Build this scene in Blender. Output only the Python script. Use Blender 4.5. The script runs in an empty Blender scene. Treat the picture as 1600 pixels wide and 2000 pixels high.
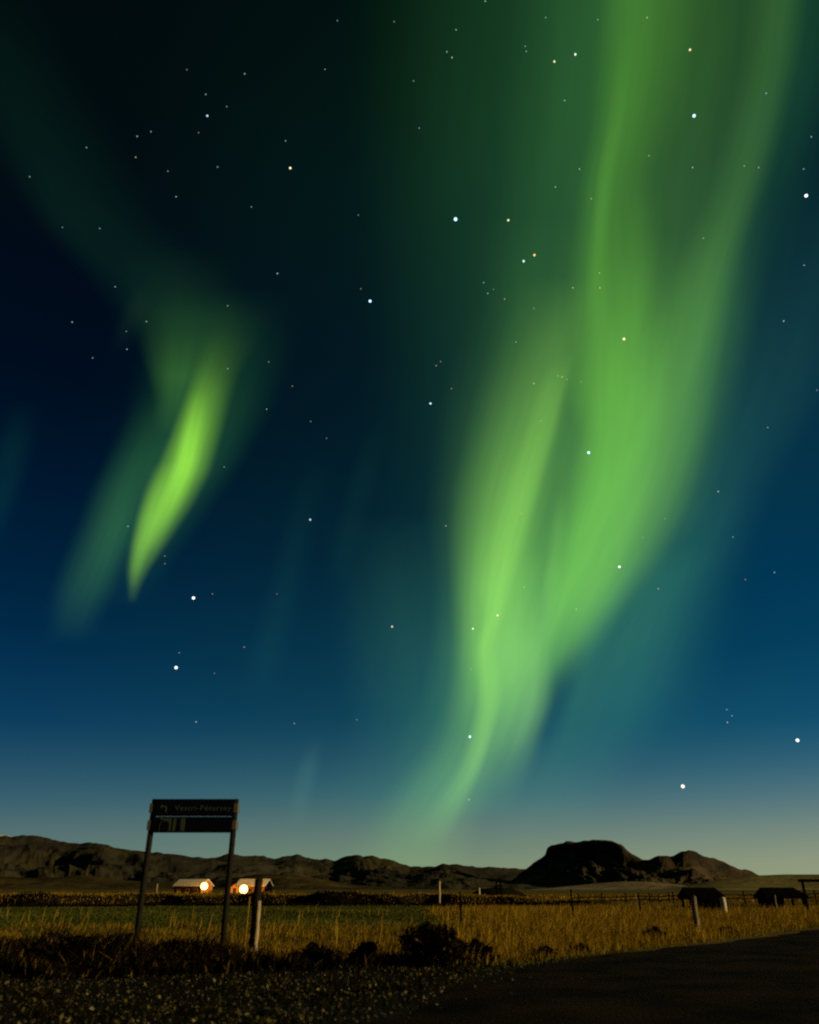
import bpy, math, random
import numpy as np
from mathutils import Vector, noise as mnoise
random.seed(7); RNG = np.random.default_rng(7)
C = bpy.context.scene.collection
scene = bpy.context.scene

# ------------------------------------------------------------------ camera
FPX, TH, EYE = 1509.0, math.radians(26.18), 1.0      # focal length in 1600-wide pixels, upward pitch, eye height
cam_d = bpy.data.cameras.new('camera'); cam = bpy.data.objects.new('camera', cam_d); C.objects.link(cam)
cam.location = (0, 0, EYE); cam.rotation_euler = (math.pi / 2 + TH, 0, 0)
cam_d.sensor_fit = 'HORIZONTAL'; cam_d.sensor_width = 24.0; cam_d.lens = FPX / 1600 * 24
cam_d.clip_start = 0.1; cam_d.clip_end = 400000
cam_d.dof.use_dof = True; cam_d.dof.focus_distance = 3000; cam_d.dof.aperture_fstop = 1.0
scene.camera = cam
scene.view_settings.view_transform = 'Standard'; scene.view_settings.look = 'None'
scene.view_settings.exposure = 0; scene.view_settings.gamma = 1
scene.render.engine = 'CYCLES'
scene.cycles.transparent_max_bounces = 48; scene.cycles.max_bounces = 6
scene.cycles.volume_bounces = 0; scene.cycles.use_denoising = False
scene.cycles.pixel_filter_type = 'BLACKMAN_HARRIS'; scene.cycles.filter_width = 2.2

# ------------------------------------------------------------------ night sky
def lin(c): return c / 12.92 if c <= .04045 else ((c + .055) / 1.055) ** 2.4
def ray(x, y):
    u, v = (x - 800) / FPX, (1000 - y) / FPX
    return Vector((u, math.cos(TH) - v * math.sin(TH), math.sin(TH) + v * math.cos(TH))).normalized()
def elev(x, y): return math.degrees(math.asin(ray(x, y).z))
# base sky, sRGB by elevation(deg) at azimuth -28, 0, +28 ; (approx pixel rows of the photo)
YS=[0,200,350,500,700,900,1100,1250,1400,1480,1550,1620,1680,1740]
LEFT=[(2, 14, 16), (2, 13, 18), (2, 13, 21), (1, 11, 25), (0, 13, 30), (0, 22, 44), (0, 33, 60), (2, 44, 74), (11, 60, 92), (33, 76, 101), (53, 92, 108), (82, 110, 113), (92, 118, 113), (100, 124, 114)]
MID=[(3, 22, 18), (4, 25, 21), (4, 27, 26), (4, 27, 29), (3, 26, 34), (3, 31, 42), (4, 40, 55), (8, 52, 70), (15, 66, 86), (36, 82, 98), (57, 102, 110), (94, 121, 114), (116, 138, 114), (128, 146, 116)]
RIGHT=[(7, 42, 38), (6, 38, 42), (4, 34, 44), (5, 37, 51), (8, 45, 62), (5, 50, 72), (1, 54, 82), (4, 62, 92), (17, 78, 107), (47, 96, 117), (81, 116, 125), (118, 137, 127), (142, 152, 126), (152, 160, 122)]
R=[
('A', 0.3, 0.05, [(-90, 1250, 91, 144, 0.0846), (100, 1234, 79, 138, 0.0888), (250, 1212, 66, 126, 0.0931), (350, 1184, 60, 121, 0.0931), (500, 1188, 85, 126, 0.1184), (650, 1195, 95, 132, 0.1777), (750, 1196, 110, 132, 0.203), (850, 1192, 72, 132, 0.1946), (950, 1172, 68, 132, 0.201), (1050, 1140, 56, 132, 0.1919), (1150, 1112, 53, 132, 0.1645), (1250, 1085, 53, 121, 0.0822), (1340, 1060, 45, 98, 0.0)]),
('A2', 0.34, 0.06, [(60, 1225, 18, 24, 0.0), (200, 1208, 20, 26, 0.0235), (330, 1184, 20, 28, 0.047), (430, 1170, 18, 28, 0.0517), (520, 1162, 18, 30, 0.0423), (620, 1158, 22, 34, 0.0188), (720, 1160, 24, 34, 0.0)]),
('D', 0.31, 0.085, [(-90, 1370, 270, 230, 0.07), (300, 1330, 260, 210, 0.075), (450, 1305, 250, 210, 0.09), (600, 1290, 240, 210, 0.1456), (800, 1245, 250, 215, 0.2016), (1000, 1180, 260, 215, 0.2352), (1130, 1110, 240, 195, 0.2464), (1230, 1070, 190, 145, 0.2), (1330, 1015, 140, 110, 0.16), (1420, 985, 120, 100, 0.08), (1520, 940, 120, 110, 0.03), (1600, 900, 130, 120, 0.0)]),
('B', 0.44999999999999996, 0.1, [(690, 1112, 20, 20, 0.0), (750, 1094, 54, 20, 0.068), (850, 1068, 60, 24, 0.102), (950, 1036, 68, 28, 0.1088), (1050, 1006, 68, 30, 0.102), (1150, 977, 56, 26, 0.1156), (1200, 967, 22, 24, 0.136), (1265, 943, 22, 30, 0.1105), (1325, 950, 28, 40, 0.136), (1375, 954, 28, 32, 0.153), (1425, 946, 36, 27, 0.17), (1475, 936, 38, 20, 0.17), (1510, 921, 40, 24, 0.1275), (1550, 896, 48, 32, 0.1071), (1600, 866, 58, 50, 0.0476), (1660, 830, 63, 55, 0.0)]),
('B3', 0.42000000000000004, 0.11, [(540, 1112, 120, 75, 0.0), (650, 1090, 130, 70, 0.077), (750, 1065, 140, 70, 0.132), (850, 1035, 140, 75, 0.176), (950, 1005, 135, 80, 0.231), (1050, 977, 110, 90, 0.275), (1150, 957, 85, 105, 0.297), (1250, 943, 65, 125, 0.286), (1340, 948, 80, 100, 0.198), (1430, 935, 100, 75, 0.11), (1500, 906, 125, 75, 0.13), (1560, 868, 140, 105, 0.11), (1630, 828, 150, 125, 0.07), (1690, 800, 160, 130, 0.045), (1760, 770, 150, 130, 0.0)]),
('B2', 0.3, 0.14, [(420, 1060, 162, 162, 0.0), (600, 1065, 162, 148, 0.0413), (800, 1015, 176, 176, 0.0688), (1000, 965, 148, 202, 0.0963), (1150, 940, 101, 243, 0.1169), (1280, 930, 101, 243, 0.1169), (1380, 920, 115, 216, 0.0688), (1460, 890, 148, 189, 0.0413), (1560, 870, 176, 162, 0.0172), (1650, 850, 202, 162, 0.0)]),
('K', 0.36, 0.1, [(560, 1130, 80, 80, 0.0), (700, 1122, 110, 95, 0.0149), (850, 1105, 110, 95, 0.023), (980, 1075, 105, 95, 0.0243), (1100, 1050, 95, 80, 0.0162), (1220, 1030, 80, 80, 0.0)]),
('C', 0.37, 0.12, [(-90, 1535, 80, 60, 0.045), (100, 1515, 80, 60, 0.05), (250, 1482, 75, 56, 0.05), (350, 1455, 75, 54, 0.05), (500, 1401, 85, 56, 0.065), (650, 1364, 110, 62, 0.08), (750, 1329, 120, 80, 0.085), (850, 1309, 130, 90, 0.09), (950, 1279, 140, 95, 0.1), (1080, 1226, 140, 85, 0.12), (1170, 1164, 130, 75, 0.1), (1260, 1110, 110, 48, 0.05), (1330, 1050, 90, 45, 0.0)]),
('C2', 0.18, 0.28, [(-90, 1580, 110, 150, 0.03), (150, 1540, 110, 140, 0.03), (400, 1470, 110, 130, 0.025), (650, 1410, 110, 130, 0.03), (850, 1370, 110, 130, 0.03), (1000, 1330, 110, 130, 0.03), (1150, 1260, 110, 120, 0.03), (1280, 1180, 110, 110, 0.015), (1400, 1120, 100, 100, 0.0)]),
('E', 0.22, 0.18, [(-90, 1080, 420, 330, 0.028), (200, 1060, 400, 300, 0.032), (400, 1030, 360, 270, 0.03), (600, 1010, 320, 240, 0.027), (800, 960, 270, 210, 0.016), (1000, 920, 230, 180, 0.008), (1200, 880, 200, 150, 0.0)]),
('E2', 0.25, 0.16, [(-90, 1170, 190, 160, 0.045), (200, 1140, 180, 150, 0.045), (400, 1110, 170, 130, 0.042), (560, 1095, 160, 120, 0.03), (720, 1080, 150, 110, 0.0)]),
('G', 0.45, 0.19, [(1080, 1050, 90, 85, 0.0), (1180, 1038, 110, 90, 0.08), (1270, 1036, 115, 56, 0.17), (1340, 1036, 110, 56, 0.21), (1390, 1028, 105, 56, 0.21), (1440, 1012, 100, 56, 0.17), (1490, 990, 100, 68, 0.09), (1540, 960, 100, 80, 0.04), (1600, 930, 90, 90, 0.0)]),
('F', 0.4, 0.13, [(960, 1098, 18, 22, 0.0), (1040, 1090, 18, 22, 0.06), (1120, 1076, 18, 22, 0.075), (1200, 1062, 18, 22, 0.0)]),
('H2', 0.15, 0.5, [(950, 1390, 120, 150, 0.0), (1100, 1330, 130, 170, 0.0188), (1250, 1290, 140, 170, 0.0225), (1400, 1250, 140, 170, 0.015), (1520, 1210, 130, 160, 0.0)]),
('H', 0.22, 0.36, [(1060, 1310, 110, 130, 0.0), (1170, 1215, 90, 170, 0.05), (1240, 1172, 60, 195, 0.07), (1300, 1148, 46, 200, 0.07), (1370, 1128, 46, 200, 0.065), (1440, 1105, 60, 200, 0.05), (1540, 1060, 130, 180, 0.028), (1660, 1010, 150, 160, 0.0)]),
('I', 0.2, 0.5, [(250, 1640, 120, 120, 0.0), (500, 1590, 90, 140, 0.012), (750, 1520, 90, 130, 0.02), (950, 1420, 90, 110, 0.025), (1150, 1330, 110, 120, 0.028), (1320, 1270, 120, 120, 0.02), (1450, 1230, 110, 110, 0.0)]),
('Q', 0.22, 0.42, [(1000, 800, 190, 150, 0.0), (1130, 835, 210, 130, 0.025), (1260, 850, 220, 110, 0.045), (1370, 850, 200, 110, 0.045), (1480, 830, 190, 120, 0.03), (1580, 790, 190, 150, 0.015), (1680, 760, 170, 150, 0.0)]),
('L1', 0.4, 0.05, [(590, 462, 60, 100, 0.0), (650, 436, 46, 90, 0.01), (700, 418, 40, 80, 0.045), (730, 405, 36, 70, 0.09), (785, 386, 36, 72, 0.26), (850, 372, 46, 68, 0.42), (920, 356, 62, 64, 0.44), (990, 325, 58, 58, 0.34), (1060, 290, 44, 46, 0.25), (1110, 268, 28, 32, 0.16), (1145, 261, 17, 20, 0.07), (1180, 257, 11, 12, 0.0)]),
('L9', 0.42, 0.06, [(900, 325, 30, 34, 0.0), (960, 305, 32, 36, 0.16), (1010, 290, 30, 34, 0.22), (1060, 276, 24, 28, 0.18), (1105, 265, 16, 20, 0.1), (1150, 259, 10, 12, 0.0)]),
('L8', 0.42, 0.05, [(760, 388, 18, 30, 0.0), (830, 374, 22, 34, 0.14), (900, 362, 28, 36, 0.24), (965, 340, 30, 34, 0.2), (1030, 310, 26, 28, 0.1), (1080, 290, 20, 20, 0.0)]),
('L2', 0.28, 0.12, [(480, 330, 130, 170, 0.0), (580, 345, 120, 160, 0.01), (650, 348, 95, 135, 0.032), (735, 342, 60, 92, 0.085), (785, 337, 42, 60, 0.05), (850, 328, 36, 40, 0.0)]),
('L3', 0.22, 0.24, [(760, 324, 60, 54, 0.0), (860, 284, 70, 68, 0.0216), (950, 244, 75, 63, 0.0504), (1030, 224, 85, 54, 0.072), (1090, 202, 90, 52, 0.0684), (1150, 174, 85, 63, 0.0504), (1200, 152, 70, 63, 0.0252), (1260, 136, 60, 54, 0.0)]),
('L5', 0.16, 0.24, [(560, 430, 180, 172, 0.0), (680, 425, 170, 172, 0.02), (800, 400, 170, 150, 0.0456), (900, 365, 170, 126, 0.0592), (1000, 315, 150, 109, 0.041), (1100, 268, 110, 86, 0.0182), (1190, 240, 80, 69, 0.0)]),
('L4', 0.3, 0.3, [(555, 282, 28, 34, 0.0), (600, 262, 31, 36, 0.0058), (640, 248, 31, 36, 0.0064), (690, 235, 28, 28, 0.0)]),
('L6', 0.15, 0.4, [(-80, -70, 125, 138, 0.0), (100, -20, 125, 162, 0.0044), (280, 60, 100, 200, 0.0066), (430, 140, 88, 200, 0.0088), (520, 230, 100, 212, 0.0077), (620, 320, 112, 238, 0.0077), (700, 380, 100, 225, 0.0)]),
('M1', 0.15, 0.6, [(880, 630, 45, 45, 0.0), (1000, 590, 40, 45, 0.0048), (1150, 555, 45, 50, 0.008), (1280, 520, 50, 55, 0.008), (1380, 500, 50, 50, 0.0)]),
('M2', 0.2, 0.6, [(820, 740, 35, 35, 0.0), (930, 710, 35, 40, 0.0056), (1060, 675, 35, 40, 0.0048), (1150, 650, 35, 35, 0.0)]),
('M3', 0.4, 0.6, [(1440, 618, 26, 26, 0.0), (1500, 602, 29, 29, 0.0252), (1560, 588, 29, 29, 0.0198), (1620, 575, 29, 29, 0.0)]),
('L7', 0.1, 0.6, [(780, 45, 45, 45, 0.0), (880, 25, 55, 50, 0.0096), (980, 0, 55, 45, 0.0112), (1080, -25, 50, 40, 0.0)])]
world = bpy.data.worlds.new('World'); scene.world = world; world.use_nodes = True
nt = world.node_tree; nt.nodes.clear()
def N(tree, kind, **kw):
    n = tree.nodes.new(kind)
    for k, v in kw.items(): setattr(n, k, v)
    return n
def math_node(tree, op, a, b=None, c=None, clamp=False):
    n = N(tree, 'ShaderNodeMath', operation=op, use_clamp=clamp)
    for i, q in enumerate((a, b, c)):
        if q is None: continue
        if isinstance(q, (int, float)): n.inputs[i].default_value = q
        else: tree.links.new(q, n.inputs[i])
    return n.outputs[0]
tc = N(nt, 'ShaderNodeTexCoord'); sp = N(nt, 'ShaderNodeSeparateXYZ')
nt.links.new(tc.outputs['Generated'], sp.inputs[0])
el = math_node(nt, 'MULTIPLY', math_node(nt, 'ARCSINE', sp.outputs[2]), 180 / math.pi)
az = math_node(nt, 'MULTIPLY', math_node(nt, 'ARCTAN2', sp.outputs[0], sp.outputs[1]), 180 / math.pi)
E0, E1 = -1.0, 64.0
elt = math_node(nt, 'DIVIDE', math_node(nt, 'SUBTRACT', el, E0), E1 - E0, clamp=True)
def sky_ramp(cols, x):
    r = N(nt, 'ShaderNodeValToRGB'); r.color_ramp.interpolation = 'LINEAR'
    pts = sorted((elev(x, y), c) for y, c in zip(YS, cols))
    es = np.array([p[0] for p in pts]); cs = np.array([p[1] for p in pts]) / 255.0
    # a stop at each row and one between, interpolated in display space
    stops = sorted(set(list(es) + list((es[1:] + es[:-1]) / 2)))
    els = r.color_ramp.elements
    while len(els) < len(stops): els.new(0.5)
    for i, e in enumerate(stops):
        els[i].position = min(1, max(0, (e - E0) / (E1 - E0)))
        els[i].color = tuple(lin(np.interp(e, es, cs[:, k])) for k in range(3)) + (1,)
    nt.links.new(elt, r.inputs[0]); return r.outputs[0]
def mixc(tree, f, a, b, blend='MIX'):
    m = N(tree, 'ShaderNodeMix', data_type='RGBA', blend_type=blend)
    for sock, q in ((m.inputs[0], f), (m.inputs[6], a), (m.inputs[7], b)):
        if isinstance(q, (int, float)): sock.default_value = q
        elif isinstance(q, tuple): sock.default_value = q if len(q) == 4 else q + (1,)
        else: tree.links.new(q, sock)
    return m.outputs[2]
rl, rm, rr = sky_ramp(LEFT, 20), sky_ramp(MID, 700), sky_ramp(RIGHT, 1580)
fr = math_node(nt, 'DIVIDE', az, 27.0, clamp=True)
fl = math_node(nt, 'DIVIDE', az, -27.0, clamp=True)
col = mixc(nt, fr, mixc(nt, fl, rm, rl), rr)
back = math_node(nt, 'MULTIPLY_ADD', sp.outputs[1], 1.0, 0.35, clamp=True)        # the aurora's side of the sky is the bright one
back = math_node(nt, 'MAXIMUM', back, 0.12)
col = mixc(nt, 1.0, col, back, 'MULTIPLY')
bg = N(nt, 'ShaderNodeBackground'); nt.links.new(col, bg.inputs[0]); bg.inputs[1].default_value = 1.0
out = N(nt, 'ShaderNodeOutputWorld'); nt.links.new(bg.outputs[0], out.inputs[0])

# ------------------------------------------------------------------ moonlight
MOON = Vector((0.96, -0.26, 0.0)).normalized() * math.cos(math.radians(13)) + Vector((0, 0, math.sin(math.radians(13))))
sun_d = bpy.data.lights.new('moon', 'SUN'); sun = bpy.data.objects.new('moon', sun_d); C.objects.link(sun)
sun_d.energy = 2.8; sun_d.angle = math.radians(0.5); sun_d.color = (1.0, 0.72, 0.30)
sun.rotation_euler = MOON.to_track_quat('Z', 'Y').to_euler()

# ------------------------------------------------------------------ helpers
def at(x, y, Y):                                  # the point on the ray of photo pixel (x, y) at world depth Y
    d = ray(x, y); k = Y / d.y
    return Vector((d.x * k, Y, EYE + d.z * k))
def drop(x, y, z=0.0):                            # where that ray meets the level z
    d = ray(x, y); k = (z - EYE) / d.z
    return Vector((d.x * k, d.y * k, z))
def fbm(p, octv=4, gain=.5):
    s, a = 0.0, 1.0; p = Vector(p)
    for i in range(octv):
        s += a * mnoise.noise(p); a *= gain; p = p * 2.03 + Vector((7.1, 3.3, 1.7))
    return s
class MB:
    """collects shapes into one mesh"""
    def __init__(s): s.v, s.f = [], []
    def add(s, vs, fs):
        b = len(s.v); s.v += [tuple(v) for v in vs]; s.f += [tuple(i + b for i in f) for f in fs]
    def box(s, c, size, rz=0, bev=0.0, top=1.0):
        cx, cy, cz = c; a, b, h = size[0] / 2, size[1] / 2, size[2] / 2
        e = min(bev, a * .45, b * .45, h * .45); rings = []
        prof = [(-h, e), (-h + e, 0), (h - e, 0), (h, e)] if e > 0 else [(-h, 0), (h, 0)]
        co, si = math.cos(rz), math.sin(rz); vs = []
        for z, ins in prof:
            t = 1 + (top - 1) * (z + h) / (2 * h)
            A, B = (a - ins) * t, (b - ins) * t; k = e if e > 0 else 0
            pts = [(-A, -B + k), (-A + k, -B), (A - k, -B), (A, -B + k), (A, B - k), (A - k, B), (-A + k, B), (-A, B - k)] if k else [(-A, -B), (A, -B), (A, B), (-A, B)]
            n = len(pts)
            vs += [(cx + x * co - y * si, cy + x * si + y * co, cz + z) for x, y in pts]
        fs = [tuple(range(n))[::-1], tuple(range(len(vs) - n, len(vs)))]
        for r in range(len(prof) - 1):
            for i in range(n): j = (i + 1) % n; fs.append((r * n + i, r * n + j, (r + 1) * n + j, (r + 1) * n + i))
        s.add(vs, fs)
    def tube(s, pts, rad, n=10, jit=0.0):
        pts = [Vector(p) for p in pts]; vs, fs = [], []
        for i, p in enumerate(pts):
            d = (pts[min(i + 1, len(pts) - 1)] - pts[max(i - 1, 0)]).normalized()
            a = d.cross(Vector((0, 1, 0.01))).normalized(); b = d.cross(a)
            r = rad[i] if hasattr(rad, '__len__') else rad
            for k in range(n):
                t = 2 * math.pi * k / n; q = r * (1 + jit * (RNG.random() - .5))
                vs.append(p + a * math.cos(t) * q + b * math.sin(t) * q)
        for i in range(len(pts) - 1):
            for k in range(n):
                j = (k + 1) % n; fs.append((i * n + k, i * n + j, (i + 1) * n + j, (i + 1) * n + k))
        fs += [tuple(range(n))[::-1], tuple(range(len(vs) - n, len(vs)))]
        s.add(vs, fs)
    def prism(s, poly, y0, y1, fn=lambda p: p):    # (x, z) outline, from y0 to y1
        n = len(poly)
        vs = [fn((x, y0, z)) for x, z in poly] + [fn((x, y1, z)) for x, z in poly]
        s.add(vs, [tuple(range(n)), tuple(range(n, 2 * n))[::-1]] + [(i, i + n, (i + 1) % n + n, (i + 1) % n) for i in range(n)])
    def build(s, name, m, parent=None, smooth=False):
        me = bpy.data.meshes.new(name); me.from_pydata(s.v, [], s.f); me.update()
        o = bpy.data.objects.new(name, me); C.objects.link(o)
        if m: me.materials.append(m)
        if smooth: me.polygons.foreach_set('use_smooth', [True] * len(me.polygons))
        if parent: o.parent = parent
        return o
def mesh_np(name, V, F, m, parent=None, smooth=False, attrs=()):
    """numpy vertices and faces (all with the same corner count)"""
    me = bpy.data.meshes.new(name); V = np.asarray(V, np.float32); F = np.asarray(F, np.int32)
    me.vertices.add(len(V)); me.vertices.foreach_set('co', V.ravel())
    k = F.shape[1]; me.loops.add(F.size); me.loops.foreach_set('vertex_index', F.ravel())
    me.polygons.add(len(F)); me.polygons.foreach_set('loop_start', np.arange(len(F), dtype=np.int32) * k)
    me.update(calc_edges=True)
    for an, kind, data in attrs:
        a = me.attributes.new(an, kind, 'POINT')
        a.data.foreach_set('color' if kind == 'FLOAT_COLOR' else 'value', np.asarray(data, np.float32).ravel())
    if smooth: me.polygons.foreach_set('use_smooth', np.ones(len(F), bool))
    me.materials.append(m)
    o = bpy.data.objects.new(name, me); C.objects.link(o)
    if parent: o.parent = parent
    return o
def tag(o, label=None, cat=None, group=None, kind=None):
    for k, v in (('label', label), ('category', cat), ('group', group), ('kind', kind)):
        if v: o[k] = v
    return o
def empty(name, loc, label, cat, group=None, rz=0):
    o = bpy.data.objects.new(name, None); C.objects.link(o); o.location = loc; o.rotation_euler = (0, 0, rz)
    o.empty_display_size = .2
    return tag(o, label, cat, group)

# ------------------------------------------------------------------ materials
def mat(name, c, rough=.9, c2=None, scale=8.0, bump=0.0, metal=0.0, bscale=None, stretch=(1, 1, 1), spec=.02):
    m = bpy.data.materials.new(name); m.use_nodes = True; t = m.node_tree; b = t.nodes['Principled BSDF']
    b.inputs['Roughness'].default_value = rough; b.inputs['Metallic'].default_value = metal
    b.inputs['Specular IOR Level'].default_value = spec
    tcn = N(t, 'ShaderNodeTexCoord'); mp = N(t, 'ShaderNodeMapping'); mp.inputs[3].default_value = stretch
    t.links.new(tcn.outputs['Object'], mp.inputs[0])
    nz = N(t, 'ShaderNodeTexNoise'); nz.inputs['Scale'].default_value = scale; nz.inputs['Detail'].default_value = 6
    t.links.new(mp.outputs[0], nz.inputs['Vector'])
    r = N(t, 'ShaderNodeMapRange'); r.inputs[1].default_value = .35; r.inputs[2].default_value = .65
    t.links.new(nz.outputs[0], r.inputs[0])
    t.links.new(mixc(t, r.outputs[0], c, c2 or tuple(q * .55 for q in c)), b.inputs['Base Color'])
    if bump:
        bn = N(t, 'ShaderNodeTexNoise'); bn.inputs['Scale'].default_value = bscale or scale * 3; bn.inputs['Detail'].default_value = 5
        t.links.new(mp.outputs[0], bn.inputs['Vector'])
        bp = N(t, 'ShaderNodeBump'); bp.inputs['Strength'].default_value = bump; bp.inputs['Distance'].default_value = .02
        t.links.new(bn.outputs[0], bp.inputs['Height']); t.links.new(bp.outputs[0], b.inputs['Normal'])
    return m
def blade_mat(name, stops, trans=.25):
    """leaf colour picked per blade from the attribute 'shade'"""
    m = bpy.data.materials.new(name); m.use_nodes = True; t = m.node_tree; t.nodes.clear()
    a = N(t, 'ShaderNodeAttribute', attribute_name='shade'); r = N(t, 'ShaderNodeValToRGB')
    els = r.color_ramp.elements
    while len(els) < len(stops): els.new(.5)
    for e, (p, c) in zip(els, stops): e.position = p; e.color = c + (1,)
    t.links.new(a.outputs['Fac'], r.inputs[0])
    d = N(t, 'ShaderNodeBsdfDiffuse'); tr = N(t, 'ShaderNodeBsdfTranslucent'); mx = N(t, 'ShaderNodeMixShader'); mx.inputs[0].default_value = trans
    for s in (d, tr): t.links.new(r.outputs[0], s.inputs[0])
    t.links.new(d.outputs[0], mx.inputs[1]); t.links.new(tr.outputs[0], mx.inputs[2])
    o = N(t, 'ShaderNodeOutputMaterial'); t.links.new(mx.outputs[0], o.inputs[0]); return m
def glow_mat(name, c, s):
    m = bpy.data.materials.new(name); m.use_nodes = True; t = m.node_tree; t.nodes.clear()
    e = N(t, 'ShaderNodeEmission'); e.inputs[0].default_value = c + (1,); e.inputs[1].default_value = s
    o = N(t, 'ShaderNodeOutputMaterial'); t.links.new(e.outputs[0], o.inputs[0]); return m
M = dict(
    galv=mat('galvanised_steel', (.022, .021, .019), .6, (.014, .014, .013), 14),
    clamp=mat('clamp_metal', (.14, .135, .115), .5, (.10, .095, .08), 20, spec=.2),
    panel=mat('sign_panel_blue', (.004, .006, .014), .85, (.003, .005, .011), 6),
    letter=mat('sign_letter_white', (.065, .105, .115), .8, (.05, .08, .09), 30),
    picto=mat('sign_pictogram_white', (.070, .085, .060), .8, (.05, .065, .045), 25),
    paint=mat('white_paint', (.75, .73, .66), .7, (.55, .52, .45), 9, bump=.2),
    wood=mat('weathered_wood', (.34, .30, .24), .95, (.16, .13, .10), 5, bump=.6, stretch=(9, 9, 1)),
    pale=mat('pale_wood', (.60, .50, .36), .95, (.40, .32, .22), 5, bump=.5, stretch=(9, 9, 1)),
    dark=mat('dark_tarred_wood', (.004, .0036, .003), .95, (.002, .002, .002), 5, bump=.4, stretch=(9, 9, 1)),
    darkroof=mat('dark_turf_roof', (.0035, .0033, .003), 1.0, (.002, .002, .002), 3, bump=.5),
    tin=mat('pale_corrugated_iron', (.85, .85, .85), .55, (.72, .72, .72), 1.5, spec=.4),
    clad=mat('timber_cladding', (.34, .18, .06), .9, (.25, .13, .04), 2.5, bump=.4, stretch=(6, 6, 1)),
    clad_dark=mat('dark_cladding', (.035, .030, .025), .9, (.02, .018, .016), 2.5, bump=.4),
    pane=mat('window_glass', (.02, .025, .03), .15, (.02, .02, .025), 2, spec=.5),
    rock=mat('pale_stone', (.22, .20, .16), .95, (.08, .075, .06), 30, bump=.4),
)

# ------------------------------------------------------------------ terrain
EDGE = [(-60, -40), (-22, -12), (-6, 1.5), (-.4, 7.75), (0, 8.7), (.5, 10.4), (1.55, 13), (3.8, 16.1), (6.9, 19.3), (13.7, 28.0), (30, 47), (70, 92), (140, 165)]
FRONT = [(-60, 13.0), (-12, 13.4), (-6.3, 13.0), (-1.2, 13.3), (.4, 13.5), (1.6, 13.6), (3.6, 16.3), (6.7, 19.6), (13.4, 28.4), (29.6, 47.5), (69.6, 92.6), (139, 165)]
def side(poly, X, Y):
    """signed distance to a polyline, positive on its left"""
    X = np.asarray(X, float); Y = np.asarray(Y, float); best = np.full(X.shape, 1e9); sg = np.ones(X.shape)
    for (x0, y0), (x1, y1) in zip(poly[:-1], poly[1:]):
        dx, dy = x1 - x0, y1 - y0; t = np.clip(((X - x0) * dx + (Y - y0) * dy) / (dx * dx + dy * dy), 0, 1)
        ex, ey = X - x0 - t * dx, Y - y0 - t * dy; d = np.hypot(ex, ey); s = np.sign(dx * (Y - y0) - dy * (X - x0))
        u = d < best; best = np.where(u, d, best); sg = np.where(u, s, sg)
    return best * sg
def wob(X, Y, f, seed=0.0):
    return (np.sin(X * f + 1.3 + seed) * np.cos(Y * f * 1.3 + .4 + seed * 2) + .5 * np.sin(X * f * 2.7 + Y * f * 1.9 + seed) + .3 * np.cos(X * f * 5.1 - Y * f * 4.3 + seed))
def gz(X, Y):
    X = np.asarray(X, float); Y = np.asarray(Y, float); r = np.hypot(X, Y)
    z = -.10 * np.clip(side(EDGE, X, Y) / 3.0, 0, 1) + .03 * wob(X, Y, .35) * np.clip((r - 4) / 8, 0, 1) * np.clip(side(EDGE, X, Y) / 2, 0, 1)
    z = z + .10 * np.clip((X - 6) / 14, 0, 1) * np.clip(side(FRONT, X, Y) / 4, 0, 1)
    rb = 75 + .8 * np.sin(X * .21) + .5 * np.sin(X * .53 + 1) + .5 * np.sin(X * 1.1)
    hb = (.86 - .45 * np.clip((X - 4) / 8, 0, 1) - .25 * np.clip((X - 13) / 6, 0, 1)) * (1 + .08 * np.sin(X * .8) + .06 * np.sin(X * 2.3))
    z = z + hb * np.clip((r - rb) / .7, 0, 1) * (Y > 0)
    z = z - .45 * np.clip((r - 78) / 25, 0, 1) * np.clip((10 - X) / 8, 0, 1) * (Y > 0)
    z = z + 1.4 * np.clip((r - 200) / 350, 0, 1) + 2.5 * np.clip((r - 600) / 900, 0, 1)
    return z
def g1(x, y): return float(gz(x, y))
radii = list(np.geomspace(.6, 12, 34)) + list(np.linspace(12.4, 34, 60)) + list(np.linspace(35, 73, 40)) + list(np.linspace(73.2, 78.5, 34)) + list(np.geomspace(80, 30000, 60))
azs = np.concatenate([np.arange(-180, -46, 4.0), np.arange(-46, 46.01, .35), np.arange(50, 180, 4.0)])
RR, AA = np.meshgrid(np.array(radii), np.radians(azs), indexing='ij')
GX, GY = RR * np.sin(AA), RR * np.cos(AA); GZ = gz(GX, GY)
nr, na = RR.shape
V = np.stack([GX, GY, GZ], -1).reshape(-1, 3); V = np.vstack([V, [[0, 0, 0]]])
idx = np.arange(nr * na).reshape(nr, na)
nxt = np.roll(idx, -1, axis=1)
F = np.stack([idx[:-1], idx[1:], nxt[1:], nxt[:-1]], -1).reshape(-1, 4)
F0 = np.stack([np.full(na, nr * na), idx[0], nxt[0], nxt[0]], -1)
SE, SF = side(EDGE, V[:, 0], V[:, 1]), side(FRONT, V[:, 0], V[:, 1])
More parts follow.
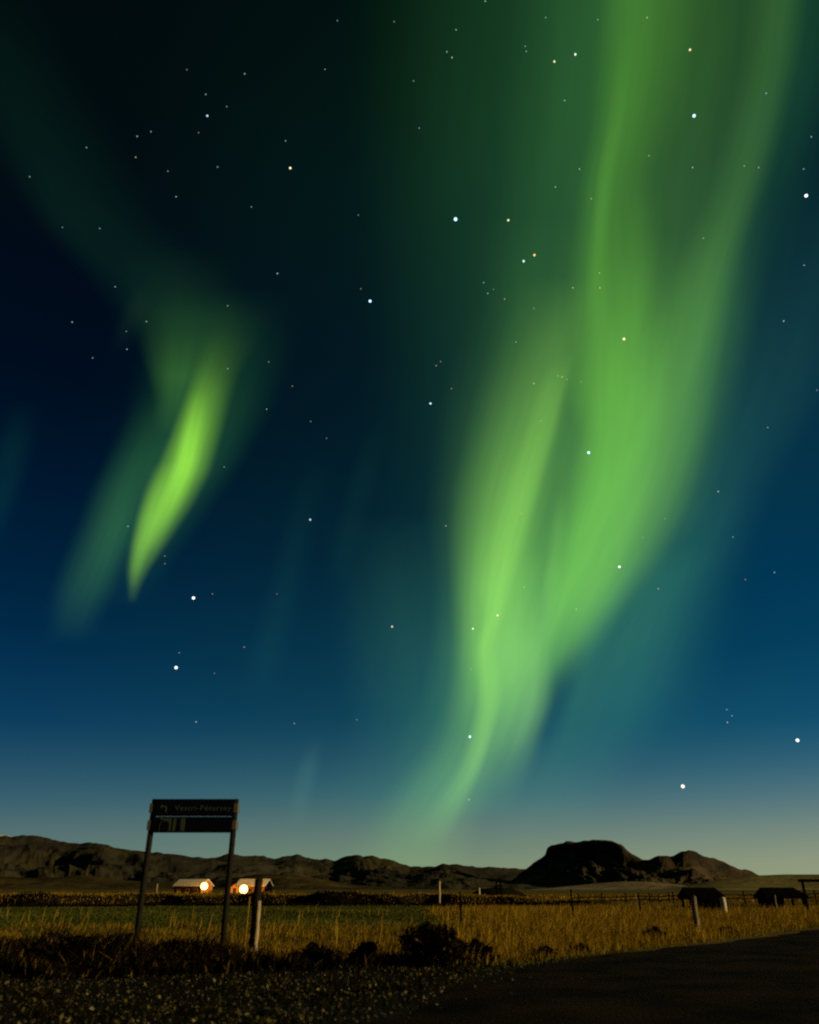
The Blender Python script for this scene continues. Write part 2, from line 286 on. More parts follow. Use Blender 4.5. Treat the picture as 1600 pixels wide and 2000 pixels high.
def ground_mat():
    m = bpy.data.materials.new('ground_soil_and_grass'); m.use_nodes = True; t = m.node_tree; b = t.nodes['Principled BSDF']
    b.inputs['Roughness'].default_value = 1; b.inputs['Specular IOR Level'].default_value = .05
    g = N(t, 'ShaderNodeNewGeometry'); a = N(t, 'ShaderNodeAttribute', attribute_name='zone')
    n1 = N(t, 'ShaderNodeTexNoise'); n1.inputs['Scale'].default_value = .12; n1.inputs['Detail'].default_value = 8
    n2 = N(t, 'ShaderNodeTexNoise'); n2.inputs['Scale'].default_value = 3; n2.inputs['Detail'].default_value = 8
    for n in (n1, n2): t.links.new(g.outputs['Position'], n.inputs['Vector'])
    green = mixc(t, n1.outputs[0], (.085, .105, .022), (.16, .14, .035))
    green = mixc(t, math_node(t, 'MULTIPLY', n2.outputs[0], .6), green, (.05, .055, .015))
    soil = mixc(t, n2.outputs[0], (.006, .0055, .004), (.020, .017, .010))
    gold = mixc(t, n1.outputs[0], (.20, .13, .03), (.13, .10, .03))
    s = N(t, 'ShaderNodeSeparateColor'); t.links.new(a.outputs['Color'], s.inputs[0])
    c = mixc(t, s.outputs[0], soil, green); c = mixc(t, s.outputs[1], c, gold)
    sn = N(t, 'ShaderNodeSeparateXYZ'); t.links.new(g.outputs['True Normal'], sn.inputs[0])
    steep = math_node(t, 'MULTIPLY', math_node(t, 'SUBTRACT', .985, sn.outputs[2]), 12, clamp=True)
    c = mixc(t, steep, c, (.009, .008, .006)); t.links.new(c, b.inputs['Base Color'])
    bp = N(t, 'ShaderNodeBump'); bp.inputs['Strength'].default_value = .7; bp.inputs['Distance'].default_value = .06
    n3 = N(t, 'ShaderNodeTexNoise'); n3.inputs['Scale'].default_value = 11; n3.inputs['Detail'].default_value = 8
    t.links.new(g.outputs['Position'], n3.inputs['Vector']); t.links.new(n3.outputs[0], bp.inputs['Height']); t.links.new(bp.outputs[0], b.inputs['Normal'])
    return m
rad = np.hypot(V[:, 0], V[:, 1])
field = np.clip((SF - 3) / 6, 0, 1)
goldz = np.clip((V[:, 0] - 1) / 4, 0, 1) * np.clip((rad - 14) / 4, 0, 1) * np.clip((95 - rad) / 20, 0, 1) + np.clip((rad - 74) / 3, 0, 1) * np.clip((400 - rad) / 200, .35, 1)
zone = np.stack([field, np.clip(goldz, 0, 1), 0 * field, 1 + 0 * field], -1)
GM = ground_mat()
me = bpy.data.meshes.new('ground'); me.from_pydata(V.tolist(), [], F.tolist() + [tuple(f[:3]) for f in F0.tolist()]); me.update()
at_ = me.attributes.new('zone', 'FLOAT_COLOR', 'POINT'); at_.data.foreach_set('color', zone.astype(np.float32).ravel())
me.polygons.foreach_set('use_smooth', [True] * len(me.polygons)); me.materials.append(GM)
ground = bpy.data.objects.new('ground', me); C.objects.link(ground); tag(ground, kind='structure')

# road: a dark gravel sheet 4 mm above the ground, right of EDGE
def road_mat():
    m = mat('road_gravel', (.026, .018, .007), 1, (.005, .0038, .0017), .9, bump=.9, bscale=30)
    return m
rv, rf = [], []
E_ = []
for (x0, y0), (x1, y1) in zip(EDGE[:-1], EDGE[1:]):
    n = max(2, int(math.hypot(x1 - x0, y1 - y0) / .6)) if math.hypot(x0, y0) < 60 else 6
    E_ += [(x0 + (x1 - x0) * i / n, y0 + (y1 - y0) * i / n) for i in range(n)]
for i, (x, y) in enumerate(E_):
    a = E_[max(i - 2, 0)]; b_ = E_[min(i + 2, len(E_) - 1)]; d = Vector((b_[0] - a[0], b_[1] - a[1])).normalized()
    for k in range(9):
        w = 8.0 * k / 8 + (.36 * fbm((x * 1.1, y * 1.1, 2)) if k == 0 else 0)
        px, py = x + d.y * w, y - d.x * w
        rv.append((px, py, g1(px, py) + .004 + .03 * math.sin(math.pi * k / 8)))
    if i: rf += [((i - 1) * 9 + k, (i - 1) * 9 + k + 1, i * 9 + k + 1, i * 9 + k) for k in range(8)]
rm_ = MB(); rm_.add(rv, rf); road = tag(rm_.build('road', road_mat(), smooth=True), kind='structure')

# ------------------------------------------------------------------ hills
def hill_mat(name, rock, heath, grass, scale, gy=.5):
    m = bpy.data.materials.new(name); m.use_nodes = True; t = m.node_tree; b = t.nodes['Principled BSDF']
    b.inputs['Roughness'].default_value = 1; b.inputs['Specular IOR Level'].default_value = 0
    g = N(t, 'ShaderNodeNewGeometry'); mp = N(t, 'ShaderNodeMapping'); mp.inputs[3].default_value = (1, 1, 2.2)
    t.links.new(g.outputs['Position'], mp.inputs[0])
    n1 = N(t, 'ShaderNodeTexNoise'); n1.inputs['Scale'].default_value = scale; n1.inputs['Detail'].default_value = 9; n1.inputs['Roughness'].default_value = .6
    n2 = N(t, 'ShaderNodeTexNoise'); n2.inputs['Scale'].default_value = scale * 4; n2.inputs['Detail'].default_value = 9
    for n in (n1, n2): t.links.new(mp.outputs[0], n.inputs['Vector'])
    r1 = N(t, 'ShaderNodeMapRange'); r1.inputs[1].default_value = .42; r1.inputs[2].default_value = .62; t.links.new(n1.outputs[0], r1.inputs[0])
    r2 = N(t, 'ShaderNodeMapRange'); r2.inputs[1].default_value = .35; r2.inputs[2].default_value = .7; t.links.new(n2.outputs[0], r2.inputs[0])
    c = mixc(t, r1.outputs[0], heath, grass); c = mixc(t, math_node(t, 'MULTIPLY', r2.outputs[0], .55), c, rock)
    sn = N(t, 'ShaderNodeSeparateXYZ'); t.links.new(g.outputs['True Normal'], sn.inputs[0])
    st = math_node(t, 'MULTIPLY', math_node(t, 'SUBTRACT', .72, sn.outputs[2]), 5, clamp=True)
    c = mixc(t, st, c, rock); t.links.new(c, b.inputs['Base Color'])
    bp = N(t, 'ShaderNodeBump'); bp.inputs['Strength'].default_value = .5; bp.inputs['Distance'].default_value = 14
    t.links.new(n2.outputs[0], bp.inputs['Height']); t.links.new(bp.outputs[0], b.inputs['Normal'])
    return m
def hills(name, prof, dist, depth, m, rough=.25, power=1.5, freq=9.0, seed=0.0, foot=2.0, step=1.3, rows=64, cliff=None, jag=0.0):
    """a range of hills: the ridge line at distance DIST, slopes with spurs and gullies down to a foot DEPTH nearer, and a back slope"""
    xs = np.arange(prof[0][0], prof[-1][0] + .1, step); px = [p[0] for p in prof]; py = [p[1] for p in prof]
    ys = np.interp(xs, px, py); k = np.exp(-np.linspace(-2, 2, 9) ** 2); k /= k.sum()
    ys = np.convolve(np.pad(ys, 4, mode='edge'), k, 'valid')
    kk = np.exp(-np.linspace(-2, 2, 61) ** 2); kk /= kk.sum(); yb = np.convolve(np.pad(ys, 30, mode='edge'), kk, 'valid')
    vs = []; n = len(xs)
    for j in range(rows + 10):
        t = min(j / rows, 1.0)                                     # 0 foot .. 1 ridge
        for i, (x, y) in enumerate(zip(xs, ys)):
            d = ray(x, y); hd = math.hypot(d.x, d.y); dd = dist * (1 + .06 * math.sin(x * .011 + seed))
            H = EYE + d.z / hd * dd - foot
            if jag: H += jag * fbm((x * .06, seed, 0), 4) * t ** 8
            if not cliff:
                d2 = ray(x, yb[i]); H = H * t ** 5 + (EYE + d2.z / math.hypot(d2.x, d2.y) * dd - foot) * (1 - t ** 5)
            a = math.atan2(d.x, d.y)
            if j <= rows:
                r = dd - depth * (1 - t)
                q = a * freq * 4
                warp = fbm((q * .5, t * 1.5, seed), 3) * .18
                spur = abs(fbm((q + warp * 3, t * 2.6 + seed, seed), 5, .5))
                prf = cliff(t) if cliff else t ** power
                z = foot + H * (prf + rough * (fbm((q * .7, t * 4.6, seed + 4), 6, .52) * 1.0 - spur * .6) * math.sin(math.pi * min(1, t)) ** .8)
                z = min(z, foot + H * (r / dd) * .985) if t < 1 else z
                if j == 0: z = foot - 14
            else:
                t2 = (j - rows) / 10; r = dd + depth * .8 * t2; z = foot + H * (1 - t2) ** 1.3 - 14 * t2
            vs.append((r * math.sin(a), r * math.cos(a), z))
    V = np.array(vs, np.float32); idx = np.arange(n * (rows + 11 - 1)).reshape(-1, n)
    F = np.stack([idx[:-1, :-1], idx[:-1, 1:], idx[1:, 1:], idx[1:, :-1]], -1).reshape(-1, 4)
    return tag(mesh_np(name, V, F, m, smooth=True), kind='structure')
HM = hill_mat('hill_heath', (.022, .024, .030), (.044, .042, .038), (.088, .076, .042), .0022)
HM2 = hill_mat('foothill_grass', (.024, .024, .022), (.045, .038, .022), (.11, .09, .03), .0045)
MM = hill_mat('mesa_rock', (.022, .021, .022), (.050, .042, .034), (.16, .12, .07), .0036)
PM = hill_mat('plain_grass', (.13, .115, .07), (.19, .165, .085), (.25, .215, .095), .0030)
SNOW = mat('snow', (.85, .85, .85), .9, (.75, .75, .76), .002)
hills('snow_mountain', [(-620, 1742), (-420, 1660), (-160, 1615), (-60, 1622), (16, 1632), (60, 1640), (160, 1690), (200, 1742)], 11000, 3500, SNOW, .1, 1.2, seed=9)
hills('hills', [(-420, 1690), (-250, 1650), (-120, 1640), (-40, 1638), (0, 1634), (30, 1633), (60, 1631), (85, 1635), (110, 1642), (140, 1647), (170, 1646), (200, 1648), (230, 1657), (270, 1662), (300, 1665), (330, 1667), (365, 1672), (400, 1676), (425, 1675), (440, 1669), (449, 1667), (470, 1671), (515, 1672), (535, 1678), (555, 1673), (570, 1671), (580, 1667), (592, 1673), (610, 1678), (628, 1679), (637, 1676), (655, 1682), (665, 1676), (685, 1671), (700, 1669), (709, 1675), (720, 1671), (735, 1672), (745, 1676), (770, 1681), (785, 1688), (800, 1692), (850, 1693), (866, 1687), (905, 1690), (930, 1694), (957, 1693), (985, 1695), (1030, 1698), (1100, 1702), (1200, 1712), (1330, 1742)], 5200, 2600, HM, .19, 1.25, 4.5, 1.0, jag=6)
hills('foothills', [(-420, 1712), (-100, 1705), (0, 1712), (80, 1716), (160, 1709), (240, 1719), (330, 1725), (420, 1721), (500, 1708), (560, 1708), (620, 1716), (680, 1727), (760, 1734), (850, 1737), (980, 1740)], 2600, 900, HM2, .2, 1.1, 5, 5.0, foot=3)
def mesa_cliff(t): return .62 * (t / .80) ** 1.15 if t < .80 else (.62 + .36 * ((t - .80) / .10) if t < .90 else .98 + .02 * (t - .9) / .1)
hills('mesa_mountain', [(940, 1742), (985, 1731), (1000, 1719), (1022, 1702), (1045, 1684), (1060, 1673), (1066, 1668), (1068, 1656), (1076, 1651), (1100, 1647), (1106, 1643), (1130, 1644), (1160, 1640), (1185, 1641), (1203, 1645), (1215, 1650), (1228, 1663), (1243, 1673), (1256, 1679), (1266, 1680), (1278, 1674), (1288, 1671), (1316, 1672), (1330, 1664), (1346, 1660), (1360, 1664), (1375, 1673), (1395, 1676), (1415, 1684), (1430, 1692), (1448, 1698), (1466, 1700), (1478, 1708), (1520, 1722), (1580, 1742)], 3600, 700, MM, .17, 1.2, 10, 3.0, foot=4, cliff=mesa_cliff, step=1.0, jag=3)
hills('hills', [(1150, 1742), (1260, 1740), (1330, 1730), (1400, 1718), (1460, 1711), (1530, 1708), (1600, 1708), (1700, 1712), (1850, 1722), (2100, 1735)], 3300, 1500, PM, .08, .9, 5, 2.0, foot=4)
hills('terrain', [(900, 1744), (1000, 1740), (1080, 1734), (1150, 1727), (1210, 1722), (1260, 1722), (1320, 1727), (1380, 1734), (1450, 1740), (1520, 1744)], 2750, 600, hill_mat('mist_tone_apron', (.15, .125, .09), (.26, .22, .16), (.34, .29, .21), .006), .10, .8, 4, 7.0, foot=4)  # pale apron with the mist at the mesa foot put into its colour

# ------------------------------------------------------------------ aurora: thin glowing curtains high in the air
def aurora_mat():
    m = bpy.data.materials.new('aurora_glow'); m.use_nodes = True; t = m.node_tree; t.nodes.clear()
    u = N(t, 'ShaderNodeAttribute', attribute_name='across'); v = N(t, 'ShaderNodeAttribute', attribute_name='along')
    g = N(t, 'ShaderNodeAttribute', attribute_name='glow'); c = N(t, 'ShaderNodeAttribute', attribute_name='tint')
    p = math_node(t, 'SUBTRACT', 1.0, math_node(t, 'MULTIPLY', u.outputs['Fac'], u.outputs['Fac']), clamp=True)
    p = math_node(t, 'MULTIPLY', p, p)
    cb = N(t, 'ShaderNodeCombineXYZ')
    t.links.new(math_node(t, 'MULTIPLY', u.outputs['Fac'], 4.5), cb.inputs[0]); t.links.new(math_node(t, 'MULTIPLY', v.outputs['Fac'], .8), cb.inputs[1])
    oi = N(t, 'ShaderNodeObjectInfo'); t.links.new(math_node(t, 'MULTIPLY', oi.outputs['Random'], 40), cb.inputs[2])
    nz = N(t, 'ShaderNodeTexNoise'); nz.inputs['Scale'].default_value = 1.0; nz.inputs['Detail'].default_value = 4; nz.inputs['Roughness'].default_value = .55
    t.links.new(cb.outputs[0], nz.inputs['Vector'])
    k = N(t, 'ShaderNodeMapRange'); k.inputs[1].default_value = .3; k.inputs[2].default_value = .7; k.inputs[3].default_value = .90; k.inputs[4].default_value = 1.10
    t.links.new(nz.outputs[0], k.inputs[0])
    s = math_node(t, 'MULTIPLY', math_node(t, 'MULTIPLY', p, g.outputs['Fac']), k.outputs[0])
    e = N(t, 'ShaderNodeEmission'); t.links.new(c.outputs['Color'], e.inputs[0]); t.links.new(s, e.inputs[1])
    tr = N(t, 'ShaderNodeBsdfTransparent'); ad = N(t, 'ShaderNodeAddShader'); o = N(t, 'ShaderNodeOutputMaterial')
    t.links.new(e.outputs[0], ad.inputs[0]); t.links.new(tr.outputs[0], ad.inputs[1]); t.links.new(ad.outputs[0], o.inputs[0])
    m.cycles.emission_sampling = 'NONE'; return m
AM = aurora_mat()
def smooth(p, n=20):
    k = np.exp(-np.linspace(-2, 2, 2 * n + 1) ** 2); k /= k.sum()
    return np.convolve(np.pad(p, n, mode='reflect', reflect_type='odd'), k, 'valid')
def curtain(parent, kind, warm, blue, nodes, order):
    A = np.array(nodes, float); q = np.linspace(A[0, 0], A[-1, 0], 400)
    cx, wl, wr, gl = [np.interp(np.linspace(A[0, 0], A[-1, 0], 110), q, smooth(np.interp(q, A[:, 0], A[:, k]))) for k in range(1, 5)]
    yy = np.linspace(A[0, 0], A[-1, 0], 110); US = np.linspace(-1, 1, 29)
    V, ac, al, gw = [], [], [], []
    for x, a, b, g, y in zip(cx, wl, wr, gl, yy):
        for u in US:
            d = ray(x + (u * a if u < 0 else u * b), y)
            R = 9000 / (d.z + .16) * (1 + .045 * order + .05 * math.sin(u * 2 + y * .004))
            V.append(Vector((0, 0, EYE)) + d * R); ac.append(u); al.append(y / 300.0); gw.append(max(g, 0))
    i = np.arange(110 * 29).reshape(110, 29)
    F = np.stack([i[:-1, :-1], i[1:, :-1], i[1:, 1:], i[:-1, 1:]], -1).reshape(-1, 4)
    tint = np.tile(np.array([warm, 1.0, blue, 1.0]), (len(V), 1))
    return mesh_np(kind, V, F, AM, parent, True, (('across', 'FLOAT', ac), ('along', 'FLOAT', al), ('glow', 'FLOAT', gw), ('tint', 'FLOAT_COLOR', tint)))
au1 = empty('aurora', (0, 0, 0), 'tall green aurora streaming from the top of the sky down beside the flat-topped mountain', 'aurora', 'auroras in the night sky')
au2 = empty('aurora', (0, 0, 0), 'short bright yellow-green aurora flare with a pointed lower end, above the road sign', 'aurora', 'auroras in the night sky')
au3 = empty('aurora', (0, 0, 0), 'barely visible thin teal aurora streaks between the two bright auroras', 'aurora', 'auroras in the night sky')
for i_, (nm, wm, bl, nodes) in enumerate(R):
    curtain(au3 if nm[0] == 'M' else au2 if nm[0] == 'L' else au1, 'ray' if nm in ('F', 'L4', 'M1', 'M2', 'M3') else 'curtain', wm, bl, nodes, i_ % 12)

# ------------------------------------------------------------------ stars
SM = bpy.data.materials.new('star_light'); SM.use_nodes = True; t = SM.node_tree; t.nodes.clear()
oi = N(t, 'ShaderNodeObjectInfo'); e = N(t, 'ShaderNodeEmission'); o = N(t, 'ShaderNodeOutputMaterial')
t.links.new(oi.outputs['Color'], e.inputs[0]); t.links.new(e.outputs[0], o.inputs[0]); SM.cycles.emission_sampling = 'NONE'
def star_mesh():
    import bmesh
    bm = bmesh.new(); bmesh.ops.create_icosphere(bm, subdivisions=1, radius=1); me = bpy.data.meshes.new('star'); bm.to_mesh(me); bm.free()
    me.materials.append(SM); return me
STAR = star_mesh()
W_, B_, Y_, O_, T_ = (1, 1, 1), (.55, .8, 1), (1, .85, .5), (1, .62, .25), (.45, .85, .8)
def star(x, y, r, b, c, label, group=None):
    s = bpy.data.objects.new('star', STAR); C.objects.link(s); d = ray(x, y); R_ = 150000
    s.location = d * R_ + Vector((0, 0, EYE)); s.scale = ((r * .68 if r > 4.1 else r * .60 if r > 2.9 else (1.2 + .33 * r) * .56) * R_ / FPX,) * 3
    s.color = tuple(q * min(b, 1.7) for q in c) + (1,); tag(s, label, 'star', group or 'bright stars')
BRIGHT = [
 (890, 428, 5.2, 3.0, B_, 'brightest star, blue-white, high in the dark sky left of the tall aurora'),
 (723, 588, 4.2, 2.2, B_, 'blue-white star close below a small orange star, mid sky'),
 (1356, 226, 4.2, 2.2, B_, 'blue-white star inside the upper tall aurora, right of its bright ridge'),
 (1575, 382, 4.2, 2.4, W_, 'white star at the right rim of the sky, outside the aurora edge'),
 (1150, 884, 4.2, 2.4, B_, 'bright blue star in the dark gap between the two bands of the tall aurora'),
 (567, 328, 3.4, 1.6, Y_, 'lone yellow star in the upper dark sky'),
 (841, 788, 3.6, 1.5, B_, 'pale blue star just left of the middle of the tall aurora, in dark sky'),
 (1219, 662, 4.0, 1.8, Y_, 'cream yellow star shining through the broad right band of the tall aurora'),
 (378, 1168, 4.4, 2.4, W_, 'bright white star right of the pointed end of the short aurora flare'),
 (344, 1304, 4.4, 2.5, W_, 'bright white star low in the blue sky, highest one directly over the road sign'),
 (1334, 1536, 5.0, 2.6, (1, .85, .72), 'large creamy white star low above the small hill right of the mesa'),
 (1558, 1446, 4.4, 2.6, W_, 'white star low at the right rim of the blue sky'),
 (918, 1439, 4.0, 1.6, (.7, 1, .95), 'pale cyan star on the left edge of the lower aurora'),
 (1210, 1107, 3.9, 1.6, W_, 'white star in the lower right lobe of the tall aurora'),
 (1023, 510, 3.8, 1.5, T_, 'turquoise star paired with an orange star left of the tall aurora'),
 (1044, 498, 3.8, 1.3, O_, 'orange star paired with a turquoise star left of the tall aurora'),
 (993, 430, 3.4, 1.3, Y_, 'yellow star level with the brightest star and right of it'),
 (405, 226, 3.0, 1.1, B_, 'small blue star above a faint orange one, upper left sky'),
 (1124, 106, 3.2, 1.2, W_, 'white star near the top edge just left of the bright aurora ridge'),
 (1083, 120, 3.2, 1.1, Y_, 'yellow-green star beside a white one near the top of the sky'),
 (1348, 97, 3.2, 1.1, Y_, 'pale yellow star near the top in the aurora, above a blue-white one'),
 (606, 1015, 3.2, 1.0, (.75, .95, 1), 'small ring-like star alone in the blue sky between the two auroras'),
 (972, 1202, 3.2, 1.1, Y_, 'yellowish star on the narrow bright crease of the lower aurora'),
 (924, 1228, 3.2, 1.1, Y_, 'yellowish star on the left rim of the lower aurora'),
 (766, 1224, 3.2, 1.0, Y_, 'pale yellow star in the teal glow left of the lower aurora'),
]
for s_ in BRIGHT: star(*s_)
FAINT = '''659 40 t,770 42 t,1066 34 t,1168 38 t,1026 90 t,365 136 o,478 144 t,635 135 t,883 112 y,402 184 b,443 208 b,295 257 t,388 259 o,268 266 t,265 307 y,169 288 b,58 345 w,328 334 y,
425 326 b,558 275 t,819 250 t,1103 196 t,1264 34 y,1497 182 t,1268 304 y,1454 324 y,1353 327 y,1482 327 y,1570 330 t,1585 267 t,1374 465 t,1571 518 b,1155 388 y,1085 365 t,1132 330 y,705 564 o,542 534 w,491 404 t,
344 384 y,195 446 b,122 444 t,225 560 t,247 647 t,286 628 t,445 597 y,248 682 b,141 629 b,181 699 b,445 720 t,525 707 y,571 754 y,521 799 w,607 823 b,638 856 o,438 912 t,861 706 o,852 714 y,882 759 w,871 1027 y,
250 1028 t,322 1086 o,322 1101 o,415 1160 w,541 1160 o,350 1275 w,419 1315 o,477 1264 w,383 1410 w,575 1413 w,697 1406 t,920 1307 y,916 1562 y,1024 1147 y,1019 1003 y,1056 822 y,1090 734 y,1098 736 y,1108 741 y,1135 746 y,
1043 749 y,1008 668 t,1043 602 t,986 584 y,945 552 t,964 565 t,953 573 t,1119 562 y,1172 562 y,1171 533 y,1255 1050 t,1299 1013 t,1286 1150 y,1126 1190 y,1403 960 w,1432 1049 b,1500 835 w,1596 762 b,1531 627 w,1420 1386 b,
1421 1411 w,1430 1398 b,1513 1118 b,1456 1132 o,891 58 t,873 101 t,1028 100 t,948 2 t,808 158 b,700 420 t'''
CC = dict(t=T_, o=O_, y=Y_, b=B_, w=W_)
for q in FAINT.replace('\n', '').split(','):
    x, y, k = q.split()
    star(float(x), float(y), random.uniform(1.9, 2.6), random.uniform(.3, .7) if k != 'o' else random.uniform(.3, .5), CC[k], 'faint pinprick star, one of many dim specks across the night sky', 'faint stars')

# ------------------------------------------------------------------ road sign
SY = 20.0
sg = empty('road_sign', (0, SY, 0), 'tall dark two-panel road sign on two steel posts, standing at the edge of the grass', 'road sign')
def loc(p): return (p.x, p.y - SY, p.z)
xl, xr = (at(303, 1565, SY).x + at(266, 1830, SY).x) / 2, (at(464, 1562, SY).x + at(434, 1825, SY).x) / 2
ztop = at(380, 1562, SY).z
for x in (xl, xr):
    b = MB(); z0 = g1(x, SY) - .4
    b.tube([(x, 0, z0), (x, 0, z0 + 1), (x, 0, ztop + .0), (x, 0, ztop + .015)], [.068, .068, .068, .05], 14)
    b.build('post', M['galv'], sg, True)
pl, pr = xl + .045, xr - .045
z_a1, z_a0 = at(380, 1561.5, SY).z, at(380, 1595.0, SY).z
z_b1, z_b0 = at(380, 1595.9, SY).z, at(380, 1627, SY).z
panels = []
for z0, z1 in ((z_a0, z_a1), (z_b0, z_b1)):
    b = MB(); b.box(((pl + pr) / 2, -.085, (z0 + z1) / 2), (pr - pl, .05, z1 - z0), bev=.006); panels.append(b.build('panel', M['panel'], sg))
for x, sgn in ((xl, -1), (xr, 1)):
    for z0, z1 in ((z_a0, z_a1), (z_b0, z_b1)):
        b = MB(); zc = (z0 + z1) / 2 - .01
        b.box((x + sgn * .03, -.075, zc), (.11, .04, .21), bev=.012); b.box((x + sgn * .075, .0, zc), (.035, .14, .19), bev=.01)
        b.build('clamp', M['clamp'], sg)
def lettering(body, size, x, z, y, parent, name='lettering'):
    cu = bpy.data.curves.new(name, 'FONT'); cu.body = body; cu.size = size; cu.extrude = .002; cu.align_x = 'CENTER'; cu.align_y = 'CENTER'
    cu.space_character = 1.18
    o = bpy.data.objects.new(name, cu); dg = bpy.context.evaluated_depsgraph_get(); C.objects.link(o)
    dg.update(); me = bpy.data.meshes.new_from_object(o.evaluated_get(bpy.context.evaluated_depsgraph_get()))
    bpy.data.objects.remove(o); o = bpy.data.objects.new(name, me); C.objects.link(o); me.materials.clear(); me.materials.append(M['letter'])
    o.parent = parent; o.location = (x, y, z); o.rotation_euler = (math.pi / 2, 0, 0); return o
lx0, lx1 = at(344, 1580, SY).x, at(453, 1580, SY).x
zt = at(400, 1579.5, SY).z
lt = lettering('Vestri-Pétursey', .17, (lx0 + lx1) / 2, zt, -.113, panels[0])
w_ = max(v.co.x for v in lt.data.vertices) - min(v.co.x for v in lt.data.vertices); lt.scale.x = (lx1 - lx0) / w_
ax = at(323, 1580, SY).x
b = MB()                                              # bent arrow: up, then left
b.box((ax + .055, -.113, zt - .035), (.03, .006, .12)); b.box((ax + .005, -.1135, zt + .04), (.10, .006, .03))
b.add([(ax - .045, -.1165, zt + .085), (ax - .105, -.1165, zt + .04), (ax - .045, -.1165, zt - .005), (ax - .045, -.1105, zt + .085), (ax - .105, -.1105, zt + .04), (ax - .045, -.1105, zt - .005)], [(0, 1, 2), (5, 4, 3), (0, 3, 4, 1), (1, 4, 5, 2), (2, 5, 3, 0)])
b.build('arrow', M['letter'], panels[0])
zb = (z_b0 + z_b1) / 2; hb_ = (z_b1 - z_b0) * .40
def icon(x0, x1, dark):
    b = MB(); b.box(((x0 + x1) / 2, -.112, zb), (x1 - x0, .008, hb_ * 2), bev=.004); ic = b.build('pictogram', M['picto'], panels[1])
    d = MB()
    for poly in dark: d.prism([((x0 + x1) / 2 + px * (x1 - x0) / 2, zb + pz * hb_) for px, pz in poly], -.121, -.116)
    d.build('symbol', M['panel'], ic)
i0, i1 = at(314, 1612, SY).x, at(336, 1612, SY).x
icon(i0, i1, [[(-.72, -.98), (.72, -.98), (.72, .05), (.40, .55), (-.30, .55), (-.72, .05)], [(-1, .75), (-.2, .75), (-1, .1)]])
i0, i1 = at(340, 1612, SY).x, at(363, 1612, SY).x
icon(i0, i1, [[(-.38, -.98), (.38, -.98), (.30, .98), (-.30, .98)]])

# ------------------------------------------------------------------ posts and stakes
def post(name, px, ytop, D, w, m, label, tilt=0.0, cat='fence post', group=None, rough=.12, base=None, sides=10):
    p = at(px, ytop, D); z0 = g1(p.x, D); h = p.z - z0
    b = MB(); n = 7
    b.tube([(tilt * h * k / n + .012 * math.sin(k * 2.1) * (w > .08), 0, -.3 + (h + .3) * k / n) for k in range(n + 1)] + [(tilt * h, 0, h + w * .12)], [w / 2 * (1 + .06 * math.sin(k * 1.7)) for k in range(n + 1)] + [w * .28], sides, rough)
    o = b.build(name, m, None, w > .05); o.location = (p.x - tilt * h, D, z0); return tag(o, label, cat, group)
FG = 'fence posts standing in the grass'
big = post('fence_post', 505, 1717, 17.5, .165, mat('shaded_weathered_wood', (.035, .030, .024), .95, (.012, .010, .008), 5, bump=.6, stretch=(9, 9, 1)), 'thick weathered wooden post just right of the road sign, tallest fence post', .0, group=FG, sides=16)
hb2 = 1.32
b = MB(); b.tube([(.052 + .006 * math.sin(k * 1.9), -.052 - .004 * math.sin(k), -.1 + 1.02 * k / 8) for k in range(9)], [.048 + .007 * math.sin(k * 2.3) - .004 * k / 8 for k in range(9)], 12, .12); b.build('lit_side', M['pale'], big, True)  # moonlit right side built in pale wood, the dark post tone carries the shade
post('stake', 488, 1752, 17.3, .024, mat('straw_stake', (.40, .27, .06), .95, (.25, .17, .04), 8), 'thin pale stake leaning beside the thick weathered post', .03, 'stake')
post('fence_post', 899, 1743, 29, .07, M['dark'], 'slim black post at the left end of the golden grass, right of the dark bush', 0, group=FG)
post('fence_post', 1115, 1737, 36, .07, M['dark'], 'slim black post in golden grass in front of the mesa foot', -.02, group=FG)
post('fence_post', 1247, 1744, 44, .08, M['dark'], 'dark post with a thin twin beside it, left of the two turf-roofed huts', .0, group=FG)
post('fence_post', 1241, 1747, 45, .04, M['wood'], 'thin grey twin standing against the dark post left of the huts', .0, group=FG)
post('fence_post', 1354, 1752, 24, .15, M['wood'], 'thick brownish post standing in golden grass before the left hut', .02, group=FG, sides=14)
post('fence_post', 1513, 1749, 46, .10, M['wood'], 'thin pale leaning post in front of the right hut', .06, group=FG)
post('marker_post', 858, 1722, 74, .20, M['pale'], 'tall pale slender pole standing alone on the far earth bank', .0, 'marker post')
post('marker_post', 936, 1735, 80, .16, M['paint'], 'short white marker post on the far bank, between the pale pole and the black posts', .0, 'marker post')
post('marker_post', 307, 1727, 110, .30, M['wood'], 'small grey post on the plain left of the barns, beside the sign post', .0, 'marker post')
post('gate_post', 969.5, 1722, 82, .16, M['dark'], 'left one of the black post pair on the low earth mound', .0, 'gate post', 'gate posts on the earth mound')
post('gate_post', 978, 1724, 82, .16, M['dark'], 'right one of the black post pair on the low earth mound', .0, 'gate post', 'gate posts on the earth mound')
post('fence_post', 1286, 1746, 70, .10, M['dark'], 'small dark post in the far field left of the left hut, leftmost of two', 0, group=FG)
post('fence_post', 1306, 1743, 72, .10, M['dark'], 'small dark post in the far field nearest to the left hut', 0, group=FG)
